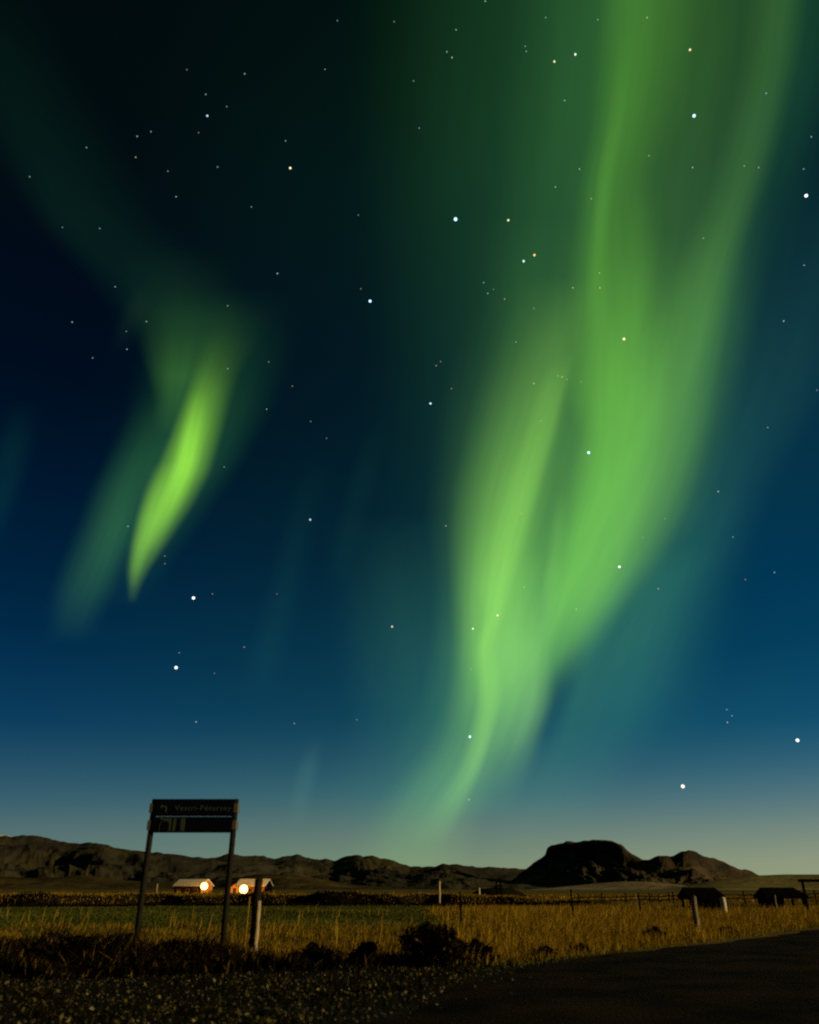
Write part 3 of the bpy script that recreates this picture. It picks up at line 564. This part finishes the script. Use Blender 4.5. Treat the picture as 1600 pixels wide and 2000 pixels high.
# low earth mound under the black pair
b = MB(); p = drop(976, 1752, .1); p = at(976, 1752, 82); vs, fs = [], []
for j in range(9):
    for k in range(24):
        t_ = 2 * math.pi * k / 24; r_ = 1 - j / 8
        vs.append((p.x + 3.0 * r_ * math.cos(t_) * (1 + .1 * math.sin(k * 2.3)), 83.5 + 1.3 * r_ * math.sin(t_), g1(p.x, 82) - .25 + (1.0 * (1 - r_ ** 3.5)) + .05 * math.sin(k * 3 + j)))
for j in range(8):
    for k in range(24): fs.append((j * 24 + k, j * 24 + (k + 1) % 24, (j + 1) * 24 + (k + 1) % 24, (j + 1) * 24 + k))
b.add(vs, fs); tag(b.build('terrain', mat('mound_earth', (.016, .014, .010), 1, (.010, .009, .006), 2), smooth=True), kind='structure')

# white bollard beside the left hut
pw = at(1411, 1755, 40); z0 = g1(pw.x, 40)
wb = empty('bollard', (pw.x, 40, z0), 'short white post with a rounded top in the grass right of the left hut', 'bollard')
b = MB(); hh = pw.z - z0 + .06
b.tube([(0, 0, -.2), (0, 0, .12), (.01, 0, hh * .7), (.015, 0, hh - .06), (.015, 0, hh)], [.135, .135, .13, .12, .07], 16, .04); b.build('shaft', M['paint'], wb, True)
b = MB(); b.tube([(0, 0, .0), (0, 0, .2)], [.142, .142], 16); b.build('foot_band', mat('rust_yellow', (.45, .28, .05), .9, (.3, .17, .04), 12), wb, True)

# ------------------------------------------------------------------ farm buildings with lamps
def barn(label, pL, pR, yr, ye, D, rz, depth, wallm, gap, gablem, name='barn'):
    """a long low barn: ridge between photo columns pL and pR at depth D"""
    a, c = at(pL, yr, D), at(pR, yr, D); L = c.x - a.x; mid = (a + c) / 2; zr = mid.z; ze = at((pL + pR) / 2, ye, D).z
    z0 = g1(mid.x, D) - .2
    r = empty(name, (mid.x, D, z0), label, 'barn', 'barns at the farm', rz)
    H, E = zr - z0, ze - z0; hw = depth / 2
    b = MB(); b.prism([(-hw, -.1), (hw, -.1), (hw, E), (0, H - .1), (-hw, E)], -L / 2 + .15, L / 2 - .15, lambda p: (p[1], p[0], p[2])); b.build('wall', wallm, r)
    for s in (-1, 1):
        b = MB(); k = (H - E) / hw; o_ = .35
        b.prism([(0, H - .02), (s * (hw + o_), E - k * o_ - .02), (s * (hw + o_), E - k * o_ + .08), (0, H + .08)], -L / 2 - .1, L / 2 + .1, lambda p: (p[1], p[0], p[2])); b.build('roof', M['tin'], r)
    d = MB(); d.box((L / 2 - .12, -.1, .95), (.08, 1.0, 1.9), bev=.01); dr = d.build('door', M['clad_dark'], r)
    h = MB(); h.box((L / 2 - .06, -.5, .95), (.05, .05, .14)); h.build('handle', M['clamp'], dr)
    if gap:
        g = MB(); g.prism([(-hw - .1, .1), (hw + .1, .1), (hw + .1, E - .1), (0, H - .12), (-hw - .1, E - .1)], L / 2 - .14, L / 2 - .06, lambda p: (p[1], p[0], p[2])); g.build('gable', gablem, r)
    for q in (-.32, .0, .30):
        w = MB(); w.box((q * L, -hw - .0, 1.15), (.9, .1, .7), bev=.01); wf = w.build('window', M['clad'], r)
        w = MB(); w.box((q * L, -hw - .055, 1.15), (.72, .02, .52)); w.build('pane', M['pane'], wf)
    return r
BD = 165.0
barn('long pale-roofed barn left of the right sign post, its gable lit orange', 347, 411, 1718, 1729, BD, math.radians(-20), 3.6, M['clad_dark'], 1, M['clad'])  # lamp-lit gable and shaded wall partly put into light and dark cladding
barn('pale-roofed barn partly hidden behind the thick weathered post, with a dark gable', 468, 528, 1717.5, 1729, BD + 3, math.radians(-12), 3.6, M['clad'], 1, M['dark'])
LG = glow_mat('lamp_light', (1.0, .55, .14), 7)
def lamp(px, py, D, label, r):
    p = at(px, py, D); z0 = g1(p.x, D) - .1
    e = empty('yard_lamp', (p.x, D, z0), label, 'lamp', 'lit yard lamps at the farm'); h = p.z - z0
    b = MB(); b.tube([(0, 0, 0), (0, 0, h - r * .9)], [.07, .05], 10); b.build('pole', M['galv'], e)
    b = MB(); b.tube([(0, 0, h - r), (0, 0, h - r * .93)], [r * .35, r * .42], 16); b.build('collar', M['galv'], e)
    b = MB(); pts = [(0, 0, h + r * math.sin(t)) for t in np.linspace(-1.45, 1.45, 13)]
    b.tube(pts, [r * math.cos(t) for t in np.linspace(-1.45, 1.45, 13)], 20); b.build('glare_globe', LG, e, True)  # globe oversized so its shape takes in the lamp's glare
    ld = bpy.data.lights.new('lamp_bulb', 'POINT'); ld.energy = 1500; ld.color = (1, .42, .06); ld.shadow_soft_size = .3
    lo = bpy.data.objects.new('lamp_bulb', ld); C.objects.link(lo); lo.parent = e; lo.location = (.25, r + .45, h)
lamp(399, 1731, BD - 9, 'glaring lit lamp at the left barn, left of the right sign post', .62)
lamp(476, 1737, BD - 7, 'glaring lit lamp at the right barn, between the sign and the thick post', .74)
# small shed and fence lit by the right lamp
p = at(457, 1731, BD - 2); z0 = g1(p.x, BD) - .1
sh = empty('shed', (p.x, BD - 1, z0), 'small timber shed lit orange between the sign post and the right lamp', 'shed', rz=math.radians(10))
b = MB(); b.prism([(-.8, 0), (.8, 0), (.8, 1.6), (0, 2.2), (-.8, 1.6)], -.8, .8); b.build('wall', M['clad'], sh)
for s in (-1, 1):
    b = MB(); b.prism([(0, 2.22), (s * 1.0, 1.47), (s * 1.0, 1.55), (0, 2.3)], -.95, .95); b.build('roof', M['clad_dark'], sh)
b = MB(); b.box((0, -.82, .8), (.6, .06, 1.4)); b.build('door', M['clad_dark'], sh)

# ------------------------------------------------------------------ dark turf-roofed huts
def hut(label, pL, pR, yr, ye, D, gl, gr, rz, body):
    a, c = at(pL, yr, D), at(pR, yr, D); L = c.x - a.x; mid = (a + c) / 2; z0 = g1(mid.x, D)
    r = empty('hut', (mid.x, D, z0), label, 'hut', 'turf-roofed huts in the field', rz); H = mid.z - z0; E = at((pL + pR) / 2, ye, D).z - z0; hw = .95
    for s in (-1, 1):                                    # thick hipped roof, two slopes
        b = MB(); k = .0
        top = [(-L / 2 + gl, 0, H), (L / 2 - gr, 0, H)]
        lo = [(-L / 2, s * hw, E), (L / 2, s * hw, E)]; vs = []
        for q in (0, -.16): vs += [(top[0][0], 0, H + q), (top[1][0], 0, H + q), (lo[1][0], lo[1][1], E + q * .9), (lo[0][0], lo[0][1], E + q * .9), (L / 2, 0, E + q * .9), (-L / 2, 0, E + q * .9)]
        b.add(vs, [(0, 1, 2, 3), (1, 4, 2), (0, 3, 5), (6, 9, 8, 7), (7, 8, 10), (6, 11, 9), (3, 2, 8, 9), (2, 4, 10, 8), (5, 3, 9, 11)]); b.build('roof', M['darkroof'], r)
    for x in (-L / 2 + .25, L / 2 - .3):
        for s in (-1, 1):
            b = MB(); b.box((x, s * (hw - .22), E / 2 - .1), (.12, .12, E + .25), bev=.01); b.build('post', M['dark'], r)
    b = MB(); x0, x1 = body[0] * L, body[1] * L
    b.box(((x0 + x1) / 2, 0, E * .5 + .02), (x1 - x0, hw * 1.5, E - .02), bev=.02); bd = b.build('wall', M['dark'], r)
    b = MB(); b.box(((x0 + x1) / 2, -hw * .76, E * .45), ((x1 - x0) * .4, .05, E * .8), bev=.01); b.build('door', M['dark'], r)
    return r
hut('black turf-roofed hut with its body under the right half, beside the white post', 1330, 1403, 1733.5, 1750, 52, .10, .22, 0, (-.02, .38))
hut('black turf-roofed hut with a long right eave, nearest the right end of the field', 1480, 1563, 1733.5, 1750, 52, .14, .42, 0, (-.40, -.05))
pc = at(1392, 1754, 46); z0 = g1(pc.x, 46)
cr = empty('trailer', (pc.x, 46, z0), 'low black box trailer between the left hut and the white post', 'trailer')
b = MB(); b.box((0, 0, .42), (.95, 1.4, pc.z - z0 - .14), bev=.04); b.build('body', M['dark'], cr)
for s in (-1, 1):
    b = MB(); b.tube([(s * .38 - .06, -.5, .15), (s * .38 + .06, -.5, .15)], [.16, .16], 18); b.build('wheel', M['darkroof'], cr)
# dark frame at the right end
fr_ = empty('sign_frame', (at(1577, 1770, 40).x, 40, 0), 'dark goal-like frame with a flat top board, cut by the right picture edge', 'frame')
fx = fr_.location.x; b = MB(); zt_ = at(1574, 1717, 40).z; zb_ = at(1574, 1723, 40).z; z0 = g1(fx, 40)
for x in (0, 1.95):
    b = MB(); b.box((x, 0, (z0 + zb_) / 2 - .1), (.10, .10, zb_ - z0 + .2), bev=.01); b.build('post', M['dark'], fr_)
b = MB(); b.box((.97, -.01, (zt_ + zb_) / 2), (2.3, .13, zt_ - zb_), bev=.012); b.build('top_board', M['dark'], fr_)
# rail fence behind the huts
rf_ = empty('rail_fence', (0, 60, 0), 'long low dark rail fence running behind the two turf-roofed huts', 'fence')
X0, X1 = at(1130, 1752, 60).x, at(1640, 1752, 60).x
b = MB()
for zz, yy_ in ((1753, 0), (1760, 1)):
    b.tube([(X0 + (X1 - X0) * k / 16, 0, at(1300, zz, 60).z + .03 * math.sin(k * 2.2) + .25 * k / 16) for k in range(17)], .03, 6)
b.build('rail', M['dark'], rf_)
for k in range(12):
    x = X0 + (X1 - X0) * k / 11; z0 = g1(x, 60); b = MB(); b.box((x, .07, (z0 + .9) / 2 + .02 * k), (.07, .06, .95), bev=.008); b.build('post', M['dark'], rf_)

# ------------------------------------------------------------------ vegetation
def blades(name, X, Y, h, w, shade, m, lean=.35, Z=None, wind=(.12, 0), bend=.5):
    """one curved, tapering two-segment blade per (X, Y)"""
    n = len(X); Z = gz(X, Y) - .02 if Z is None else Z; a = RNG.random(n) * 2 * np.pi; l = np.abs(RNG.normal(0, lean, n)) * h
    dx, dy = np.cos(a) * l + wind[0] * h, np.sin(a) * l + wind[1] * h
    fa = RNG.random(n) * np.pi; fx, fy = np.cos(fa) * w / 2, np.sin(fa) * w / 2
    P0 = np.stack([X, Y, Z], -1); P1 = P0 + np.stack([dx * .35, dy * .35, h * .55], -1); P2 = P0 + np.stack([dx, dy, h * (1 - bend * .25)], -1)
    S = np.stack([fx, fy, 0 * fx], -1)
    V = np.stack([P0 - S, P0 + S, P1 + S * .8, P1 - S * .8, P2 + S * .15, P2 - S * .15], 1).reshape(-1, 3)
    i = np.arange(n)[:, None] * 6; F = np.concatenate([i + np.array([[0, 1, 2, 3]]), i + np.array([[3, 2, 4, 5]])], 1).reshape(-1, 4)
    o = mesh_np(name, V, F, m, None, False, (('shade', 'FLOAT', np.repeat(shade, 6)),)); return tag(o, kind='stuff')
def scatter(n, rmin, rmax, amin=-40, amax=40, power=1.0):
    r = rmin + (rmax - rmin) * RNG.random(n) ** power; a = np.radians(amin + (amax - amin) * RNG.random(n)); return r * np.sin(a), r * np.cos(a)
def clump(X, Y, f, s): return .5 + .33 * wob(X, Y, f, s)
GOLD = blade_mat('dry_grass_blades', [(0, (.10, .072, .010)), (.45, (.30, .19, .018)), (.8, (.46, .31, .04)), (1, (.58, .42, .10))])
GREEN = blade_mat('field_grass_blades', [(0, (.035, .045, .010)), (.6, (.08, .10, .020)), (1, (.18, .16, .04))])
DARK = blade_mat('dark_herb_blades', [(0, (.004, .0035, .002)), (.87, (.016, .012, .006)), (.94, (.16, .11, .03)), (1, (.30, .21, .06))])
LEAF = blade_mat('verge_leaves', [(0, (.008, .008, .003)), (.72, (.014, .014, .005)), (.88, (.14, .13, .035)), (1, (.34, .31, .13))], .1)
# golden tall grass
X, Y = scatter(210000, 13, 62, power=1.35)
sf = side(FRONT, X, Y); c = clump(X, Y, .9, .3)
right = np.clip((X - .5) / 3, 0, 1)
keep = (sf > np.where(X < .6, np.where(X < -3.2, 1.9, 1.0) + 1.3 * c, .05 + .3 * c)) & ((X > 1.0 + 2 * (c - .5)) | (Y < 27 + 5 * c)) & (RNG.random(len(X)) < .35 + .65 * np.maximum(right, c * .8))
X, Y, c = X[keep], Y[keep], c[keep]; sf = sf[keep]
h = (.13 + .13 * c + .20 * right[keep] * np.clip(sf / 2.5, .25, 1)) * (.6 + .7 * RNG.random(len(X)))
c3 = clump(X, Y, 2.3, 3.1); c4 = clump(X, Y, .22, 6.0)
h = h * (.62 + .5 * c3) * np.clip(.7 + .5 * c4, .6, 1.15)
k = RNG.random(len(X)) < .45 + .75 * c3; X, Y, h, c, c3, sf = X[k], Y[k], h[k], c[k], c3[k], sf[k]
blades('tall_grass', X, Y, h, .012 + .010 * Y / 30, np.clip(.02 + .35 * c + .40 * c3 - .16 * (X < .5) + RNG.normal(0, .16, len(X)), 0, 1), GOLD)
X, Y = scatter(40000, 12, 50, -12, 36, 1.2); sf = side(FRONT, X, Y); k = (sf > -.15) & (sf < .4 + .9 * clump(X, Y, 1.3, 4)) & (X > .5); X, Y = X[k], Y[k]
blades('edge_grass', X, Y, .05 + .10 * RNG.random(len(X)), .012 + .010 * Y / 30, np.clip(RNG.normal(.55, .25, len(X)), 0, 1), blade_mat('edge_grass_blades', [(0, (.05, .055, .008)), (.6, (.20, .19, .02)), (1, (.38, .33, .07))]), .5)
# seed stalks standing above it
X, Y = scatter(2600, 14, 48); sf = side(FRONT, X, Y); k = (sf > 1.2) & (clump(X, Y, .5, 2) > .45) & ((X > 1) | (RNG.random(len(X)) < .3)); X, Y = X[k], Y[k]
blades('seed_stalks', X, Y, .34 + .34 * RNG.random(len(X)), .012 + .012 * Y / 30, .45 + .5 * RNG.random(len(X)), GOLD, .10, bend=.1)
# short field grass
X, Y = scatter(90000, 24, 74, power=.9); k = (side(FRONT, X, Y) > 6) & (X < 10); X, Y = X[k], Y[k]
blades('field_grass', X, Y, .07 + .10 * RNG.random(len(X)) * (clump(X, Y, .25, 1) + .3), .03 + .03 * Y / 50, np.clip(.2 + .6 * clump(X, Y, .18, 4) + RNG.normal(0, .15, len(X)), 0, 1), GREEN)
# dark herbs along the front of the grass
X, Y = scatter(60000, 12.4, 19, -42, 6); sf = side(FRONT, X, Y); c = clump(X, Y, 1.1, 5); k = (sf > -.3 + .5 * c) & (sf < np.where(X < -3.2, 2.6, 1.5) + 1.2 * c) & (X < 1.2) & ((X < -3) | (RNG.random(len(X)) < c * 1.3 - .1)); X, Y, c = X[k], Y[k], c[k]
blades('dark_herbs', X, Y, (.12 + .46 * c ** 1.5 * np.clip(.55 - .12 * X, .5, 1.25)) * (.6 + .6 * RNG.random(len(X))), .022, np.clip(RNG.random(len(X)) ** .9, 0, 1), DARK, .45)
# tufts on the far bank
X, Y = scatter(26000, 74.5, 79.5, -40, 12); blades('bank_grass', X, Y, .10 + .22 * RNG.random(len(X)) * clump(X, Y, .5, 3), .07, np.clip(RNG.normal(.35, .2, len(X)), 0, 1), GOLD, .4)
X, Y = scatter(12000, 73.2, 75.2, -40, 11); blades('bank_herbs', X, Y, .12 + .25 * RNG.random(len(X)), .09, RNG.random(len(X)) * .9, DARK, .4)
X, Y = scatter(22000, 80, 230, -40, 34, .8); blades('far_grass', X, Y, .2 + .25 * RNG.random(len(X)), .14 + Y * .0008, np.clip(RNG.normal(.3, .15, len(X)), 0, 1), GOLD, .4)
# low leafy weeds and pebbles on the verge
def litter(name, X, Y, size, shade, m, lift):
    n = len(X); Z = gz(X, Y) + lift; A = RNG.normal(0, 1, (n, 3)); A /= np.linalg.norm(A, axis=1)[:, None]; B = np.cross(A, RNG.normal(0, 1, (n, 3))); B /= np.linalg.norm(B, axis=1)[:, None]
    P = np.stack([X, Y, Z], -1); s = size[:, None]; Cc = np.cross(A, B) * .25
    V = np.stack([P - A * s, P - B * s * .5 + Cc * s, P + A * s, P + B * s * .5 + Cc * s], 1).reshape(-1, 3); F = np.arange(4 * n).reshape(-1, 4)
    return tag(mesh_np(name, V, F, m, None, False, (('shade', 'FLOAT', np.repeat(shade, 4)),)), kind='stuff')
X, Y = scatter(90000, 6.5, 15.5, -42, 34, .9); se, sf = side(EDGE, X, Y), side(FRONT, X, Y); c = clump(X, Y, 1.6, 1.5) * .6 + clump(X, Y, 4.5, .2) * .4
k = (se > .1 + .35 * RNG.random(len(X))) & (sf < .5) & (RNG.random(len(X)) < np.clip(c * 2.0 - .85, .02, 1)); X, Y = X[k], Y[k]
litter('verge_weeds', X, Y, .008 + .030 * RNG.random(len(X)) ** 2, RNG.random(len(X)) ** 1.25, LEAF, .01 + .05 * RNG.random(len(X)))
X, Y = scatter(9000, 6.5, 15, -42, 34); se, sf = side(EDGE, X, Y), side(FRONT, X, Y); k = (se > .0) & (sf < .6); X, Y = X[k], Y[k]
blades('verge_grass', X, Y, .05 + .12 * RNG.random(len(X)), .010, RNG.random(len(X)) * .8, LEAF, .5)
def pebbles(name, X, Y, size, m):
    base = np.array([(1, 0, 0), (.3, .95, 0), (-.8, .6, 0), (-.8, -.6, 0), (.3, -.95, 0), (.2, .1, .75), (0, 0, -.4)]); tri = np.array([(0, 1, 5), (1, 2, 5), (2, 3, 5), (3, 4, 5), (4, 0, 5), (1, 0, 6), (2, 1, 6), (3, 2, 6), (4, 3, 6), (0, 4, 6)])
    n = len(X); a = RNG.random(n) * 6.283; ca, sa = np.cos(a), np.sin(a); Bq = base[None] * (1 + .35 * RNG.normal(0, 1, (n, 7, 3)).clip(-1, 1)) * size[:, None, None]
    V = np.stack([Bq[..., 0] * ca[:, None] - Bq[..., 1] * sa[:, None] + X[:, None], Bq[..., 0] * sa[:, None] + Bq[..., 1] * ca[:, None] + Y[:, None], Bq[..., 2] + (gz(X, Y) + .006)[:, None]], -1).reshape(-1, 3)
    F = (np.arange(n)[:, None, None] * 7 + tri[None]).reshape(-1, 3); return tag(mesh_np(name, V, F, m), kind='stuff')
X, Y = scatter(9000, 6.5, 14.5, -42, 40); se, sf = side(EDGE, X, Y), side(FRONT, X, Y); k = (sf < .2) & ((se > 0) | (RNG.random(len(X)) < .12)); X, Y = X[k], Y[k]
pebbles('pebbles', X, Y, .005 + .018 * RNG.random(len(X)) ** 2.5, M['rock'])

# shrubs: a thin branching frame and a cloud of small leaves, uneven outline
BUSH = blade_mat('bush_leaves', [(0, (.005, .0045, .003)), (.80, (.018, .015, .008)), (.95, (.05, .035, .012)), (1, (.22, .15, .06))], .15)
def shrub(px, D, wid, hgt, label, group='dark shrubs along the front of the grass', n=2600, lean=0.0):
    global RNG
    RNG = np.random.default_rng(int(px) + 11)
    p = at(px, 1800, D); x0, y0 = p.x, D; z0 = g1(x0, y0)
    e = empty('shrub', (x0, y0, z0), label, 'shrub', group)
    lob = [(RNG.normal(0, wid * .26), RNG.normal(0, wid * .22), hgt * RNG.uniform(.30, .72), wid * RNG.uniform(.14, .26)) for _ in range(9)]
    lob = [(max(-.5 * wid, min(.5 * wid, a)), b_, r_) + (c_,) for a, b_, c_, r_ in lob]
    lob = [(a, b_, min(c_, hgt * (1.02 - 1.7 * (a / wid) ** 2) - r_ * .7), r_) for a, b_, r_, c_ in lob] + [(.05 * wid, 0, hgt - .15 * wid, .16 * wid)]
    P = []
    for a, b_, c_, r_ in lob:
        m_ = n // 10; d = RNG.normal(0, 1, (m_, 3)); d /= np.linalg.norm(d, axis=1)[:, None]; q = r_ * RNG.random(m_) ** .45
        P.append(np.array([a, b_, c_]) + d * q[:, None] * np.array([1.15, 1, .8]))
    P = np.concatenate(P); P = P[P[:, 2] > .01]; P[:, 0] += lean * P[:, 2]; m_ = len(P)
    A = RNG.normal(0, 1, (m_, 3)); A[:, 2] = np.abs(A[:, 2]) + .4; A /= np.linalg.norm(A, axis=1)[:, None]; B = np.cross(A, RNG.normal(0, 1, (m_, 3))); B /= np.linalg.norm(B, axis=1)[:, None]
    s = (.018 + .03 * RNG.random(m_))[:, None]
    V = np.stack([P - A * s, P - B * s * .4, P + A * s * 1.3, P + B * s * .4], 1).reshape(-1, 3)
    mesh_np('foliage', V, np.arange(4 * m_).reshape(-1, 4), BUSH, e, False, (('shade', 'FLOAT', np.repeat(RNG.random(m_), 4)),))
    b = MB()
    for a, b_, c_, r_ in lob: b.tube([(a * .1, b_ * .1, -.05), (a * .55, b_ * .55, c_ * .5), (a + lean * c_, b_, c_), (a * 1.25 + lean * c_, b_ * 1.2, min(c_ + r_, hgt * 1.05))], [.014, .011, .007, .003], 5)
    b.build('branches', M['dark'], e); return e
shrub(828, 13.6, 1.0, .62, 'big dark rounded bush in front of the green field, tallest shrub of the row', n=5200)
shrub(40, 14.2, 1.0, .46, 'dark shrub cut by the left picture edge', n=3600)
shrub(150, 14.6, 1.1, .50, 'wide dark shrub left of the road sign, second from the left', n=4200)
shrub(225, 14.8, .8, .50, 'dark shrub just left of the road sign posts', n=3200)
shrub(345, 14.6, .8, .40, 'low dark shrub in front of the gap between the two sign posts', n=2600)
shrub(610, 14.3, .55, .34, 'small dark shrub right of the thick weathered post', n=2000)
shrub(712, 14.0, .45, .36, 'dark shrub touching the left side of the big rounded bush', n=1700, lean=.25)
shrub(925, 14.6, .34, .34, 'narrow dark shrub right of the big bush, at the left end of the golden grass', n=1300)
shrub(953, 14.2, .24, .22, 'small round dark tuft next to the narrow shrub in golden grass', n=900)
WG = 'dark weed tufts at the road edge'
for px, D, w, h_, lb in ((1062, 15.2, .34, .16, 'dark weed tuft at the road edge in front of the slim black post'), (1128, 16.2, .36, .16, 'dark weed tuft at the road edge below the mesa'),
                         (1276, 20.5, .42, .34, 'dark weed tuft deep in the golden grass before the huts'),
                         (1420, 22.5, .45, .26, 'dark weed tuft in golden grass below the white post')):
    shrub(px, D, w, h_, lb, WG, n=600)
